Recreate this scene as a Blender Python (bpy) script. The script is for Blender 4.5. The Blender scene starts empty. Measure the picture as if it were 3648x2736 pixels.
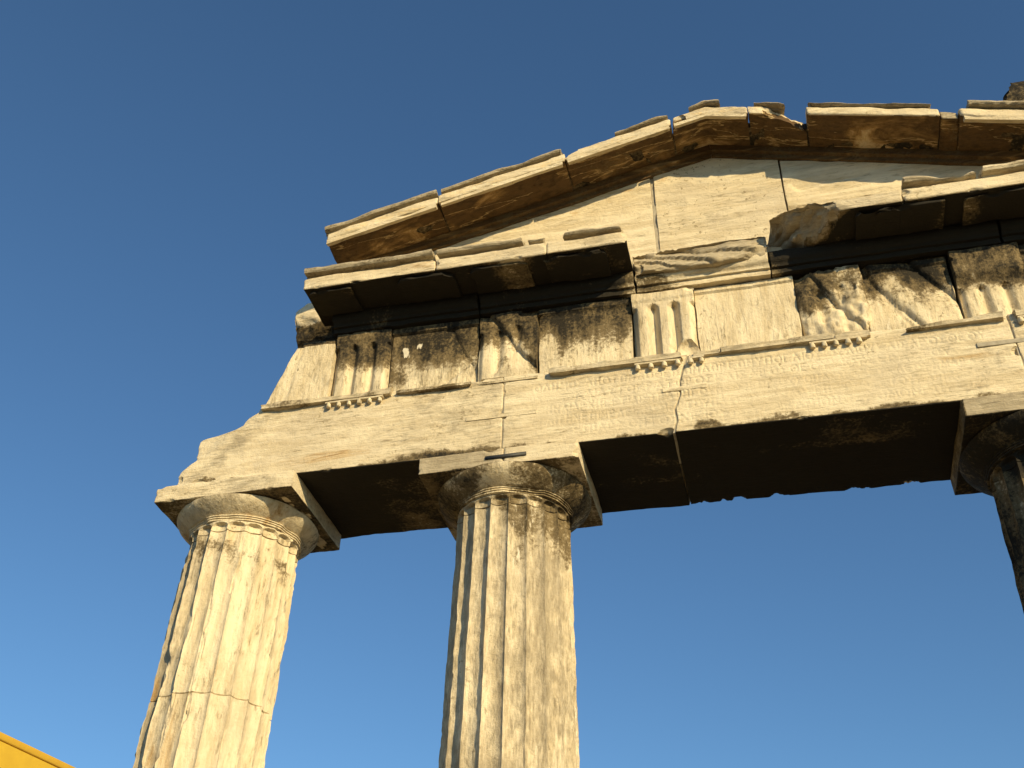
import bpy, math
import numpy as np
from mathutils import Vector, Matrix

# ------------------------------------------------------------------ camera, sky, sun, exposure
scene = bpy.context.scene
COL = scene.collection
Z0 = 7.013                       # height of the architrave's underside above the ground
CAM = np.array([2.15837841, -7.71153538, -5.41332954])      # relative to (col 2 axis, architrave front, architrave underside)
YAW, PITCH, ROLL = np.radians([14.77151764, 37.71648821, 1.37950374])
FPX, PW, PH = 3877.376, 3648, 2736
_cy, _sy, _cp, _sp = np.cos(YAW), np.sin(YAW), np.cos(PITCH), np.sin(PITCH)
_f = np.array([-_sy * _cp, _cy * _cp, _sp]); _r = np.array([_cy, _sy, 0.]); _u = np.cross(_r, _f)
_R = _r * np.cos(ROLL) + _u * np.sin(ROLL); _U = -_r * np.sin(ROLL) + _u * np.cos(ROLL)
cd = bpy.data.cameras.new('camera'); cam = bpy.data.objects.new('camera', cd); COL.objects.link(cam)
cd.sensor_width = 36; cd.lens = FPX * 36 / PW; cd.clip_end = 5000; cd.clip_start = .05
M = Matrix.Identity(4)
for i in range(3):
    M[i][0], M[i][1], M[i][2] = _R[i], _U[i], -_f[i]
M[0][3], M[1][3], M[2][3] = CAM[0], CAM[1], CAM[2] + Z0
cam.matrix_world = M
scene.camera = cam

SUN_AZ, SUN_EL = math.radians(43), math.radians(21.0)       # azimuth to the right of the facade's normal
w = bpy.data.worlds.new('World'); scene.world = w; w.use_nodes = True
nt = w.node_tree; nt.nodes.clear()
sky = nt.nodes.new('ShaderNodeTexSky'); sky.sky_type = 'NISHITA'; sky.sun_disc = False
sky.sun_elevation = SUN_EL; sky.sun_rotation = math.pi - SUN_AZ
sky.air_density = 1.0; sky.dust_density = 0.6; sky.ozone_density = 2.5; sky.altitude = 100
bg = nt.nodes.new('ShaderNodeBackground'); bg.inputs[1].default_value = 0.100
wo = nt.nodes.new('ShaderNodeOutputWorld')
wb = nt.nodes.new('ShaderNodeMix'); wb.data_type = 'RGBA'; wb.blend_type = 'MULTIPLY'; wb.inputs[0].default_value = 1; wb.inputs[7].default_value = (.73, 1.0, 1.14, 1)   # the photograph's colour balance
nt.links.new(sky.outputs[0], wb.inputs[6]); nt.links.new(wb.outputs[2], bg.inputs[0]); nt.links.new(bg.outputs[0], wo.inputs[0])
sl = bpy.data.lights.new('sun', 'SUN'); sl.energy = 5.0; sl.angle = math.radians(.5); sl.color = (1, .79, .44)
so = bpy.data.objects.new('sun', sl); COL.objects.link(so)
so.location = (12, -16, 20)
so.rotation_euler = Vector((-math.sin(SUN_AZ) * math.cos(SUN_EL), math.cos(SUN_AZ) * math.cos(SUN_EL), -math.sin(SUN_EL))).to_track_quat('-Z', 'Y').to_euler()
vs = scene.view_settings
vs.view_transform = 'Standard'; vs.look = 'None'; vs.exposure = 0.22; vs.gamma = 1; vs.use_curve_mapping = False

def on_z(px, py, z):             # a photo pixel carried to the level z
    d = _f * FPX + _R * (px - PW / 2) - _U * (py - PH / 2)
    return CAM + d * (z - CAM[2]) / d[2]

# ------------------------------------------------------------------ noise
def _hash(i, j, k):
    h = (i * 374761393 + j * 668265263 + k * 2147483647 + 1274126177) & 0xFFFFFFFF
    h = ((h ^ (h >> 13)) * 1274126177) & 0xFFFFFFFF
    h = ((h ^ (h >> 16)) * 2246822519) & 0xFFFFFFFF
    return ((h ^ (h >> 15)) & 0xFFFFFF) / float(0xFFFFFF)
def vnoise(P):
    I = np.floor(P).astype(np.int64); f = P - I; f = f * f * f * (f * (f * 6 - 15) + 10)
    out = 0
    for a in (0, 1):
        for b in (0, 1):
            for c in (0, 1):
                wgt = (f[:, 0] if a else 1 - f[:, 0]) * (f[:, 1] if b else 1 - f[:, 1]) * (f[:, 2] if c else 1 - f[:, 2])
                out = out + wgt * _hash(I[:, 0] + a, I[:, 1] + b, I[:, 2] + c)
    return out
def fbm(P, scale=1., octs=4, seed=0, gain=.5):         # about -1 .. 1
    Q = np.asarray(P, float) * scale + seed * 13.37 + 100; s = 0; amp = 1; tot = 0
    for o in range(octs):
        s = s + amp * (vnoise(Q) * 2 - 1); tot += amp; Q = Q * 2.03 + 7.1; amp *= gain
    return s / tot * 1.6
def sstep(a, b, x):
    t = np.clip((x - a) / (b - a), 0, 1); return t * t * (3 - 2 * t)
def tilt(P):                      # the entablature has settled a little towards the right
    P = P.copy(); P[:, 2] -= .017 * (P[:, 0] - .8); return P

# ------------------------------------------------------------------ materials
MATS = {}
def nodes(name):
    m = bpy.data.materials.new(name); m.use_nodes = True; MATS[name] = m
    return m, m.node_tree
class NB:
    def __init__(s, nt): s.nt = nt
    def n(s, t, **kw):
        q = s.nt.nodes.new(t)
        for k, v in kw.items():
            if hasattr(q, k): setattr(q, k, v)
        return q
    def l(s, a, b): s.nt.links.new(a, b)
    def math(s, op, a, b=None, clamp=False):
        q = s.n('ShaderNodeMath', operation=op); q.use_clamp = clamp
        for i, v in enumerate((a, b)):
            if v is None: continue
            if isinstance(v, (int, float)): q.inputs[i].default_value = v
            else: s.l(v, q.inputs[i])
        return q.outputs[0]
    def noise(s, vec, scale, detail=6, rough=.55, dist=0.):
        q = s.n('ShaderNodeTexNoise'); q.inputs['Scale'].default_value = scale; q.inputs['Detail'].default_value = detail
        q.inputs['Roughness'].default_value = rough; q.inputs['Distortion'].default_value = dist; s.l(vec, q.inputs['Vector']); return q.outputs['Fac']
    def ss(s, x, a, b):
        q = s.n('ShaderNodeMapRange', interpolation_type='SMOOTHSTEP'); s.l(x, q.inputs[0]); q.inputs[1].default_value = a; q.inputs[2].default_value = b
        return q.outputs[0]
    def mix(s, f, a, b):
        q = s.n('ShaderNodeMix', data_type='RGBA')
        if isinstance(f, (int, float)): q.inputs[0].default_value = f
        else: s.l(f, q.inputs[0])
        for i, v in ((6, a), (7, b)):
            if isinstance(v, tuple): q.inputs[i].default_value = v + (1,)
            else: s.l(v, q.inputs[i])
        return q.outputs[2]
    def attr(s, name):
        q = s.n('ShaderNodeAttribute', attribute_name=name); return q.outputs['Fac']

def marble(name, stretch, veins=0.):
    m, nt = nodes(name); b = NB(nt); bs = nt.nodes['Principled BSDF']
    geo = b.n('ShaderNodeNewGeometry'); oi = b.n('ShaderNodeObjectInfo')
    off = b.math('MULTIPLY', oi.outputs['Random'], 37.)
    va = b.n('ShaderNodeVectorMath', operation='ADD'); b.l(geo.outputs['Position'], va.inputs[0]); b.l(off, va.inputs[1])
    pos = va.outputs[0]
    mp = b.n('ShaderNodeMapping'); mp.inputs['Scale'].default_value = stretch; b.l(pos, mp.inputs['Vector']); st = mp.outputs[0]
    big = b.noise(pos, .9, 5, .6, .4)
    streak = b.noise(st, 3.2, 9, .62, .6)
    fine = b.noise(st, 14., 8, .7, .2)
    blot = b.noise(pos, 5.5, 9, .68, .3)
    speck = b.noise(pos, 34., 5, .7)
    base = b.mix(b.ss(streak, .36, .66), (.74, .635, .44), (.57, .465, .295))
    base = b.mix(b.math('MULTIPLY', b.ss(big, .48, .72), .7), base, (.50, .42, .295))
    base = b.mix(b.math('MULTIPLY', b.math('MULTIPLY', b.ss(fine, .52, .66), b.ss(b.noise(pos, 1.7, 4, .6, .3), .42, .62)), .85), base, (.27, .215, .13))
    base = b.mix(b.math('MULTIPLY', b.ss(fine, .50, .34), .40), base, (.76, .67, .50))
    pit = b.math('MULTIPLY', b.ss(b.noise(pos, 21., 4, .6, .4), .60, .68), b.ss(b.noise(pos, 1.3, 4, .6), .48, .62))
    base = b.mix(b.math('MULTIPLY', pit, .8), base, (.24, .185, .10))
    # grey weathering film, flaking off in small plates; also paints a broken face's shade
    gm = b.math('ADD', b.attr('grey'), b.math('MULTIPLY', b.math('SUBTRACT', blot, .5), 1.15))
    gm = b.math('ADD', gm, b.math('MULTIPLY', b.math('SUBTRACT', fine, .5), .8))
    base = b.mix(b.math('MULTIPLY', b.ss(gm, .26, .78), .85), base, b.mix(b.ss(fine, .35, .68), (.40, .335, .23), (.25, .205, .135)))
    # iron-ochre film; strongest values turn dark brown to paint soffit shade
    om = b.math('ADD', b.attr('ochre'), b.math('MULTIPLY', b.math('SUBTRACT', b.noise(st, 2.2, 8, .65, .8), .5), 1.8))
    base = b.mix(b.math('MULTIPLY', b.ss(om, .40, .80), .96), base, b.mix(b.ss(om, .55, 1.0), b.mix(b.ss(fine, .4, .65), (.50, .315, .12), (.36, .20, .06)), b.mix(b.ss(fine, .4, .65), (.105, .054, .015), (.055, .028, .008))))
    # soot crust, also used to paint shade on some parts
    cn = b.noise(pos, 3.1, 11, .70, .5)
    cm = b.math('ADD', b.attr('crust_shade'), b.math('MULTIPLY', b.math('SUBTRACT', cn, .5), 1.25))
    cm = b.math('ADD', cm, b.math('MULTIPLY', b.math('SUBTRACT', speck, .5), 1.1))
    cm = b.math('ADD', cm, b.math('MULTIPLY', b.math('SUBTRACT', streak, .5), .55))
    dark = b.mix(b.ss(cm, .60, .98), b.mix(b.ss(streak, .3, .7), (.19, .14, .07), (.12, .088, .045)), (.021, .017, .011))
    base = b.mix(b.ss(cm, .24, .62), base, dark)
    # thin cracks and dirt joints
    if veins:
        vw = b.n('ShaderNodeMapping'); vw.inputs['Scale'].default_value = (.10, 2.2, 1.2); vw.inputs['Rotation'].default_value = (.0, .0, .12); b.l(pos, vw.inputs['Vector'])
        vn = b.noise(vw.outputs[0], 2.6, 7, .55, .25)
        vm = b.math('MULTIPLY', b.ss(b.math('ABSOLUTE', b.math('SUBTRACT', vn, .5)), .011, .002), veins)
        base = b.mix(vm, base, (.74, .54, .26))
    # whitish droppings and fresh chips
    wm = b.attr('pale')
    wm = b.math('ADD', wm, b.math('MULTIPLY', b.math('SUBTRACT', b.noise(st, 9., 6, .7, .5), .5), 1.6))
    base = b.mix(b.math('MULTIPLY', b.ss(wm, .52, .66), .8), base, (.78, .71, .56))
    b.l(base, bs.inputs['Base Color'])
    bs.inputs['Roughness'].default_value = .82; bs.inputs['Specular IOR Level'].default_value = .25
    hgt = b.math('ADD', b.math('MULTIPLY', fine, .45), b.math('ADD', b.math('MULTIPLY', speck, .30), b.math('MULTIPLY', blot, .7)))
    plate = b.ss(b.math('ADD', b.noise(st, 6.5, 7, .62, .5), b.math('MULTIPLY', blot, .25)), .610, .655)     # thin plates flaked off the surface
    hgt = b.math('SUBTRACT', hgt, b.math('MULTIPLY', b.math('MULTIPLY', plate, b.ss(b.noise(pos, 1.25, 4, .6), .50, .66)), .20))
    bp = b.n('ShaderNodeBump'); bp.inputs['Strength'].default_value = .85; bp.inputs['Distance'].default_value = .028
    b.l(hgt, bp.inputs['Height']); b.l(bp.outputs[0], bs.inputs['Normal'])
    return m
marble('marble_bedded', (.45, 1.6, 3.2))          # beds run along the beams
marble('marble_upright', (2.6, 2.6, .5))          # beds run up the shafts and triglyphs
marble('marble_veined', (.45, 1.4, 2.6), .5)

def plain(name, c1, c2, scale=6., rough=.85, bump=.3, dist=.01):
    m, nt = nodes(name); b = NB(nt); bs = nt.nodes['Principled BSDF']
    g = b.n('ShaderNodeNewGeometry'); n1 = b.noise(g.outputs['Position'], scale, 8, .65, .3)
    b.l(b.mix(b.ss(n1, .35, .68), c1, c2), bs.inputs['Base Color']); bs.inputs['Roughness'].default_value = rough
    bp = b.n('ShaderNodeBump'); bp.inputs['Strength'].default_value = bump; bp.inputs['Distance'].default_value = dist
    b.l(n1, bp.inputs['Height']); b.l(bp.outputs[0], bs.inputs['Normal']); return m
plain('mortar', (.40, .35, .26), (.29, .25, .18), 18)
plain('clamp_metal', (.035, .037, .036), (.055, .05, .042), 25, .6)
plain('yellow_stucco', (.56, .355, .022), (.49, .30, .018), 1.1, .9, .2)
plain('orange_stucco', (.53, .315, .022), (.47, .27, .018), 2.0, .9, .2)
plain('shutter_paint', (.10, .13, .09), (.07, .095, .065), 8, .6)
plain('dirt', (.12, .095, .06), (.075, .06, .04), .7, .95, .5, .05)
plain('window_glass', (.03, .035, .04), (.04, .045, .05), 2, .15, 0)

# ------------------------------------------------------------------ mesh helpers
GATE = bpy.data.objects.new('marble_gateway', None); COL.objects.link(GATE)
GATE.location = (2.3, .62, 0)
GATE['label'] = 'weathered marble Doric gateway with fluted columns, carved frieze and broken pediment'
GATE['category'] = 'gateway'
WORLD = {GATE: np.array(GATE.location)}

def link_mesh(name, V, quads, tris, mat, parent, att=None, sharp=38, smooth=True, label=None):
    V = np.asarray(V, float); c = (V.min(0) + V.max(0)) / 2
    me = bpy.data.meshes.new(name)
    nq, ntr = len(quads), len(tris)
    me.vertices.add(len(V)); me.vertices.foreach_set('co', (V - c).astype(np.float32).ravel())
    me.loops.add(nq * 4 + ntr * 3)
    li = np.concatenate([np.asarray(quads, np.int32).ravel(), np.asarray(tris, np.int32).ravel()]).astype(np.int32)
    me.loops.foreach_set('vertex_index', li)
    me.polygons.add(nq + ntr)
    ls = np.concatenate([np.arange(nq) * 4, nq * 4 + np.arange(ntr) * 3]).astype(np.int32)
    me.polygons.foreach_set('loop_start', ls)
    me.update(calc_edges=True); me.validate()
    if smooth:
        me.polygons.foreach_set('use_smooth', np.ones(len(me.polygons), bool)); me.set_sharp_from_angle(angle=math.radians(sharp))
    if att:
        for k, v in att.items():
            a = me.attributes.new(k, 'FLOAT', 'POINT'); a.data.foreach_set('value', np.asarray(v, np.float32))
    me.materials.append(MATS[mat])
    o = bpy.data.objects.new(name, me); COL.objects.link(o)
    if parent is not None:
        o.parent = parent; o.location = Vector(c - WORLD[parent])
    else: o.location = Vector(c)
    WORLD[o] = c
    if label: o['label'] = label
    return o

def axis_coords(L, r, res):
    r = min(r, L * .3); n = max(1, int(round((L - 2 * r) / res)))
    return np.concatenate([[0, .3 * r, .65 * r], np.linspace(r, L - r, n + 1), [L - .65 * r, L - .3 * r, L]])

def zero(P): return np.zeros(len(P))
def stains_and_shade(P, crust_shade=None, ochre=None, grey=None, pale=None):
    d = {}
    for k, f in (('crust_shade', crust_shade), ('ochre', ochre), ('grey', grey), ('pale', pale)):
        d[k] = zero(P) if f is None else (np.full(len(P), float(f)) if np.isscalar(f) else f(P))
    return d

def block(name, x, y, z, parent=GATE, mat='marble_bedded', res=(.025, .06, .025), r=.02, amp=.006, nscale=3., seed=0,
          warp=None, front=None, bites=(), chips=0, chip_r=(.03, .08), spheres=(), st=None, tl=True, label=None, zsh=0., octs=4, jag=.012):
    (x0, x1), (y0, y1), (z0, z1) = x, y, z
    ax = [axis_coords(x1 - x0, r, res[0]), axis_coords(y1 - y0, r, res[1]), axis_coords(z1 - z0, r, res[2])]
    n = [len(a) for a in ax]
    idx = -np.ones(n, np.int64); quads = []
    surf = np.zeros(n, bool); surf[0] = surf[-1] = True; surf[:, 0] = surf[:, -1] = True; surf[:, :, 0] = surf[:, :, -1] = True
    ijk = np.argwhere(surf); idx[surf] = np.arange(len(ijk))
    def face(g, flip):
        a, b, c, d = g[:-1, :-1].ravel(), g[1:, :-1].ravel(), g[1:, 1:].ravel(), g[:-1, 1:].ravel()
        quads.append(np.stack([a, d, c, b] if flip else [a, b, c, d], 1))
    face(idx[0], True); face(idx[-1], False); face(idx[:, 0], False); face(idx[:, -1], True); face(idx[:, :, 0], True); face(idx[:, :, -1], False)
    Q = np.concatenate(quads)
    P = np.stack([ax[k][ijk[:, k]] for k in range(3)], 1)
    L = np.array([x1 - x0, y1 - y0, z1 - z0]); lo = np.array([x0, y0, z0])
    isfront = ijk[:, 1] <= 3
    Wp = P + lo
    rv = np.minimum(r, L.min() * .3) * np.clip(.55 + .55 * fbm(Wp, 5, 3, seed + 3), .12, 1.)
    rv = rv[:, None]
    q = np.clip(P, rv, L - rv); d = P - q; ln = np.linalg.norm(d, axis=1, keepdims=True); nrm = d / np.maximum(ln, 1e-9)
    P = q + nrm * rv + lo
    if warp is not None: P = warp(P)
    if front is not None:
        P[:, 1] += np.where(isfront, front(P), 0)
    P = P + nrm * (amp * (fbm(Wp, nscale, octs, seed) - .2))[:, None]
    rng = np.random.RandomState(seed + 11)
    sph = list(spheres)
    for k in range(chips):                         # small bites out of the front edges
        t = rng.rand(); rr = rng.uniform(*chip_r); e = rng.randint(4)
        c = [x0 + t * L[0], y0 - rr * .35, z0 - rr * .45] if e == 0 else [x0 + t * L[0], y0 - rr * .35, z1 + rr * .45] if e == 1 else \
            [x0 - rr * .45, y0 - rr * .35, z0 + t * L[2]] if e == 2 else [x1 + rr * .45, y0 - rr * .35, z0 + t * L[2]]
        sph.append((c, rr))
    for c, rr in sph:
        d = P - np.array(c); ln = np.linalg.norm(d * np.array([.6, 1, 1]), axis=1); R2 = rr * (1 + .35 * fbm(P, 9, 2, seed + 5))
        k = ln < R2
        P[k] = np.array(c) + d[k] * (R2[k] / np.maximum(ln[k], 1e-4))[:, None] * np.array([1, 1, 1])
    for pt, nv, *am in bites:                      # broken faces
        nv = np.array(nv, float); nv /= np.linalg.norm(nv); am = am[0] if am else jag
        s = (P - np.array(pt)) @ nv + am * 2.2 * fbm(P * np.array([1, 1, 1.]), 6, 4, seed + 7, .6)
        k = s > 0; P[k] -= nv * s[k][:, None]
    att = stains_and_shade(P, **(st or {}))
    if tl: P = tilt(P)
    P[:, 2] += Z0 + zsh
    return link_mesh(name, P, Q, np.zeros((0, 3), int), mat, parent, att, label=label)

def prism(name, prof, x0, x1, parent=GATE, mat='marble_bedded', res=.025, amp=.005, seed=0, shear=None, st=None, rag=.02, label=None, keep=None, tl=True, nsc=6.):
    """A moulding: closed (y, z) profile run along x, worn, with ragged ends; keep(x) 0..1 wears it away."""
    pr = np.array(prof, float); pts = []
    for i in range(len(pr)):
        a, c = pr[i], pr[(i + 1) % len(pr)]; k = max(1, int(np.ceil(np.linalg.norm(c - a) / .03)))
        for j in range(k): pts.append(a + (c - a) * j / k)
    pts = np.array(pts); m = len(pts); n = max(2, int((x1 - x0) / res) + 1)
    X = np.linspace(x0, x1, n)
    P = np.zeros((n, m, 3)); P[..., 0] = X[:, None]; P[..., 1:] = pts[None]
    cen = pts.mean(0)
    flat = P.reshape(-1, 3).copy()
    endw = np.zeros((n, m)); endw[0] = -1; endw[-1] = 1; endw[1] = -.3; endw[-2] = .3
    flat[:, 0] -= endw.ravel() * rag * (1 + fbm(flat, 14, 2, seed + 1))
    rad = flat[:, 1:] - cen; rl = np.linalg.norm(rad, axis=1, keepdims=True)
    sh = (amp * (fbm(flat, nsc, 4, seed) - .35))[:, None]
    flat[:, 1:] += rad / np.maximum(rl, 1e-6) * sh
    if keep is not None:
        kf = np.clip(keep(flat[:, 0]), .05, 1)[:, None]; anchor = np.array([pts[:, 0].max(), pts[:, 1].min()]) if keep.__name__ != 'hang' else np.array([pts[:, 0].max(), pts[:, 1].max()])
        flat[:, 1:] = anchor + (flat[:, 1:] - anchor) * np.concatenate([1 - (1 - kf) * .12, kf], 1)
    if shear is not None: flat[:, 2] += shear(flat[:, 0])
    g = np.arange(n * m).reshape(n, m); g2 = np.roll(g, -1, 1)
    Q = np.stack([g[:-1].ravel(), g[1:].ravel(), g2[1:].ravel(), g2[:-1].ravel()], 1)
    V = np.concatenate([flat, [flat[:m].mean(0)], [flat[-m:].mean(0)]]); a, c = n * m, n * m + 1
    T = [[a, g[0, j], g2[0, j]] for j in range(m)] + [[c, g2[-1, j], g[-1, j]] for j in range(m)]
    att = stains_and_shade(V, **(st or {}))
    if tl: V = tilt(V)
    V[:, 2] += Z0
    # orientation: profile must be clockwise seen from +x; flip when needed
    area = np.sum(pr[:, 0] * np.roll(pr[:, 1], -1) - np.roll(pr[:, 0], -1) * pr[:, 1])
    if area > 0: Q = Q[:, ::-1]; T = [t[::-1] for t in T]
    return link_mesh(name, V, Q, np.array(T), mat, parent, att, label=label, sharp=50)

def lathe(name, prof, cx, cy, parent, mat, seg=120, amp=.004, seed=0, st=None, mod=None, zsh=0., label=None, caps=True, sharp=40, lean=0.):
    pr = np.array(prof, float); n, m = len(pr), seg
    th = np.arange(m) * 2 * np.pi / m
    r = np.repeat(pr[:, :1], m, 1); z = np.repeat(pr[:, 1:], m, 1); T = np.repeat(th[None], n, 0)
    if mod is not None: r, z = mod(r, z, T)
    P = np.stack([cx + r * np.sin(T), cy - r * np.cos(T), z], -1).reshape(-1, 3)     # theta 0 faces the front, growing to the right
    rn = amp * (fbm(P, 4, 4, seed) - .2) + amp * .5 * fbm(P, 17, 2, seed + 2)
    P[:, 0] += np.sin(T).ravel() * rn; P[:, 1] -= np.cos(T).ravel() * rn
    g = np.arange(n * m).reshape(n, m); g2 = np.roll(g, -1, 1)
    Q = np.stack([g[:-1].ravel(), g2[:-1].ravel(), g2[1:].ravel(), g[1:].ravel()], 1)
    if pr[0, 1] > pr[-1, 1]: Q = Q[:, ::-1]
    V = P; Tt = np.zeros((0, 3), int)
    if caps:
        V = np.concatenate([P, [[cx, cy, P[:m, 2].mean()]], [[cx, cy, P[-m:, 2].mean()]]])
        a, c = n * m, n * m + 1
        t1 = np.stack([np.full(m, a), g2[0], g[0]], 1); t2 = np.stack([np.full(m, c), g[-1], g2[-1]], 1)
        Tt = np.concatenate([t1, t2])
        if pr[0, 1] > pr[-1, 1]: Tt = Tt[:, ::-1]
    att = stains_and_shade(V, **(st or {})); V = V.copy(); V[:, 0] += lean * (V[:, 2] + 2.2); V[:, 2] += Z0 + zsh
    return link_mesh(name, V, Q, Tt, mat, parent, att, label=label, sharp=sharp)

# ------------------------------------------------------------------ ground
def sheet(name, x0, x1, y0, y1, z, mat, n=60):
    X, Y = np.meshgrid(np.sign(np.linspace(-1, 1, n)) * np.abs(np.linspace(-1, 1, n)) ** 2.5, np.sign(np.linspace(-1, 1, n)) * np.abs(np.linspace(-1, 1, n)) ** 2.5, indexing='ij')
    V = np.stack([(x0 + x1) / 2 + X * (x1 - x0) / 2, (y0 + y1) / 2 + Y * (y1 - y0) / 2, np.full(X.shape, float(z))], -1).reshape(-1, 3)
    V[:, 2] += .05 * fbm(V, .15, 3, 4) - .08
    g = np.arange(n * n).reshape(n, n)
    Q = np.stack([g[:-1, :-1].ravel(), g[1:, :-1].ravel(), g[1:, 1:].ravel(), g[:-1, 1:].ravel()], 1)
    o = link_mesh(name, V, Q, np.zeros((0, 3), int), mat, None); o['kind'] = 'structure'; return o
sheet('ground', -1500, 1500, -1500, 1500, 0, 'dirt')

# ------------------------------------------------------------------ columns
NFL = 20
YC = .58
STEP = dict(grey=.3)
for i, (e, h0, h1) in enumerate(((.95, 0, .16), (.62, .16, .33))):
    block('stylobate_step', (-2.7 - .75 - e, 7.3 + .75 + e), (YC - .72 - e, YC + .72 + e), (h0 - Z0 - (.25 if i == 0 else 0), h1 - Z0), res=(.2, .2, .08), r=.02, tl=False, st=STEP, seed=40 + i)

def shaft_r(z, r0=.511, sl=.0215): return r0 - sl * (z + .5)
def fluted(depth0, ztop, seed, erode, tongue):
    """flutes with sharp arrises, ending in flat arches at ztop"""
    def mod(r, z, T):
        ph = T / (2 * np.pi) * NFL + .5; fi = np.floor(ph); t = (ph - fi - .5) * 2
        base = np.sqrt(np.clip(1 - t * t, 0, 1)) * .55 + (1 - t * t) * .45
        d = depth0 * base
        if tongue: d = d * sstep(0, .012, (ztop - .035 * np.abs(t) ** 3) - z)
        P = np.stack([np.sin(T) * 1.3, np.cos(T) * 1.3, z * .8], -1).reshape(-1, 3)
        w = (fbm(P, 3.0, 4, seed, .6)).reshape(r.shape); w2 = fbm(np.stack([np.sin(T) * 6, np.cos(T) * 6, z * 1.6], -1).reshape(-1, 3), 1.6, 4, seed + 9, .6).reshape(r.shape)
        chip = np.clip(w2 - (1.0 - erode), 0, 1) * np.abs(t) ** 4 * .06
        worn = np.clip(w - .25, 0, 1) * .018 * erode
        return r - d - chip * (d < depth0 * .6) - worn, z
    return mod

def crust_col(P):                 # sooty runs below the capital, ragged
    return sstep(-1.15, -.45, P[:, 2] + .35 * fbm(P * np.array([3.5, 3.5, .5]), 1.4, 4, 3))
def column(xc, seed, drums, erode, cap_st, shaft_st, half=.715, off=0., label=None, r0=.511, sl=.0215, lean=0., ech=1.):
    zs = -.017 * (xc - .8)
    root = bpy.data.objects.new('column', None); COL.objects.link(root); root.parent = GATE
    wl = np.array([xc, YC, .33]); root.location = Vector(wl - WORLD[GATE]); WORLD[root] = wl
    if label: root['label'] = label
    # abacus
    block('abacus', (xc + off - half, xc + off + half), (YC - .64, YC + .58), (-.185, -.004), parent=root, tl=False, zsh=zs, res=(.012, .04, .022), r=.02, amp=.006, front=(lambda P: .02 * np.exp(-((P[:, 0] - .075 - .2 * (P[:, 2] + .1) ** 2) / .009) ** 2)) if seed == 202 else None,
          seed=seed, chips=6, chip_r=(.02, .05), st=cap_st, bites=[((xc + off + half - .015, YC - .64, -.185), (1, -1, -1.), .01)] if seed % 2 else ())
    # echinus with three annulets
    prof = [(.522, -.390), (.534, -.386), (.534, -.375), (.526, -.372), (.541, -.366), (.541, -.357), (.533, -.354), (.549, -.348), (.549, -.340), (.543, -.337)]
    for k in range(15):
        t = k / 14; prof.append((.553 + .155 * math.sin(t * math.pi / 2) ** 1.15 if t < .93 else .708 - .012 * (t - .93) / .07, -.334 + .149 * t ** 1.15))
    prof = [(p[0] * (1 + (ech - 1) * (k > 9)) if k > 9 else p[0], p[1]) for k, p in enumerate(prof)]
    def emod(r, z, T):
        P = np.stack([np.sin(T), np.cos(T), z], -1).reshape(-1, 3)
        w = fbm(P, 1.6, 3, seed + 21).reshape(r.shape)
        return r - np.where((z < -.337), np.clip(w - .05, 0, .5) * .06, np.clip(w - .45, 0, 1) * .03), z
    lathe('echinus', prof, xc, YC, root, 'marble_upright', seg=160, seed=seed + 1, st=cap_st, mod=emod, zsh=zs, sharp=35, lean=lean)
    # shaft: necking piece, then drums
    top = -.391
    for k, zb in enumerate(list(drums) + [-(Z0 + zs) + .33]):
        n = max(4, int((top - zb) / .03)) if k < len(drums) else max(4, int((top - zb) / .12))
        zz = np.linspace(zb, top, n + 1)
        if k == 0: zz = np.unique(np.concatenate([zz, np.linspace(top - .085, top, 24)]))
        rr = [shaft_r(v, r0, sl) for v in zz]; pf = [(rr[i], zz[i]) for i in range(len(zz))]
        e = .006; pf = [(rr[0] - .010, zz[0]), (rr[0], zz[0] + e)] + pf[1:-1] + [(rr[-1], zz[-1] - (e if k else 0)), (rr[-1] - (.010 if k else 0), zz[-1])]
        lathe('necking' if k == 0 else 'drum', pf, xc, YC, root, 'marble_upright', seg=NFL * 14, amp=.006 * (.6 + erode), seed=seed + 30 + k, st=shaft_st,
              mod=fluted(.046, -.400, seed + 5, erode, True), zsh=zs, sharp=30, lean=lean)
        top = zb - .0015
    return root

def under(P): return .72 * (P[:, 2] < -.172) * (P[:, 2] > -.1865) * (1 + .5 * fbm(P, 2, 3, 7))     # shade painted dark on the abacus's underside
def ochre_c1(P): return .40 * sstep(.15, .6, fbm(P * np.array([1.6, 1.6, .35]), 1.5, 4, 12)) + .45 * np.exp(-((P[:, 0] + 2.55) / .16) ** 2 - ((P[:, 2] + .55) / .3) ** 2)
def grey_c1(P): return .12 + .42 * sstep(-2.55, -3.05, P[:, 0]) + .25 * sstep(.0, .6, fbm(P * np.array([2, 2, .4]), 1.5, 4, 22))
column(-2.665, 101, (-.478, -2.02, -3.4, -4.8), .85,
       dict(grey=lambda P: .25 + .25 * fbm(P, 2, 3, 1), ochre=lambda P: .5 * sstep(.1, .6, fbm(P, 2.2, 3, 8)) * (P[:, 2] < -.2), crust_shade=lambda P: .42 * sstep(-2.9, -2.1, P[:, 0]) * (P[:, 2] < -.19) * (.6 + .6 * fbm(P, 2.5, 3, 2)) + under(P)),  # echinus darkened towards the right to paint the abacus's shadow
       dict(ochre=ochre_c1, grey=grey_c1, crust_shade=lambda P: .45 * np.exp(-((P[:, 2] + .62) / .2) ** 2) * sstep(-.1, .6, fbm(P, 3, 3, 17))), half=.70, off=.055, r0=.521, sl=.0085, lean=.017, ech=.955,
       label='corner column with heavily chipped, ochre-streaked flutes')
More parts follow.
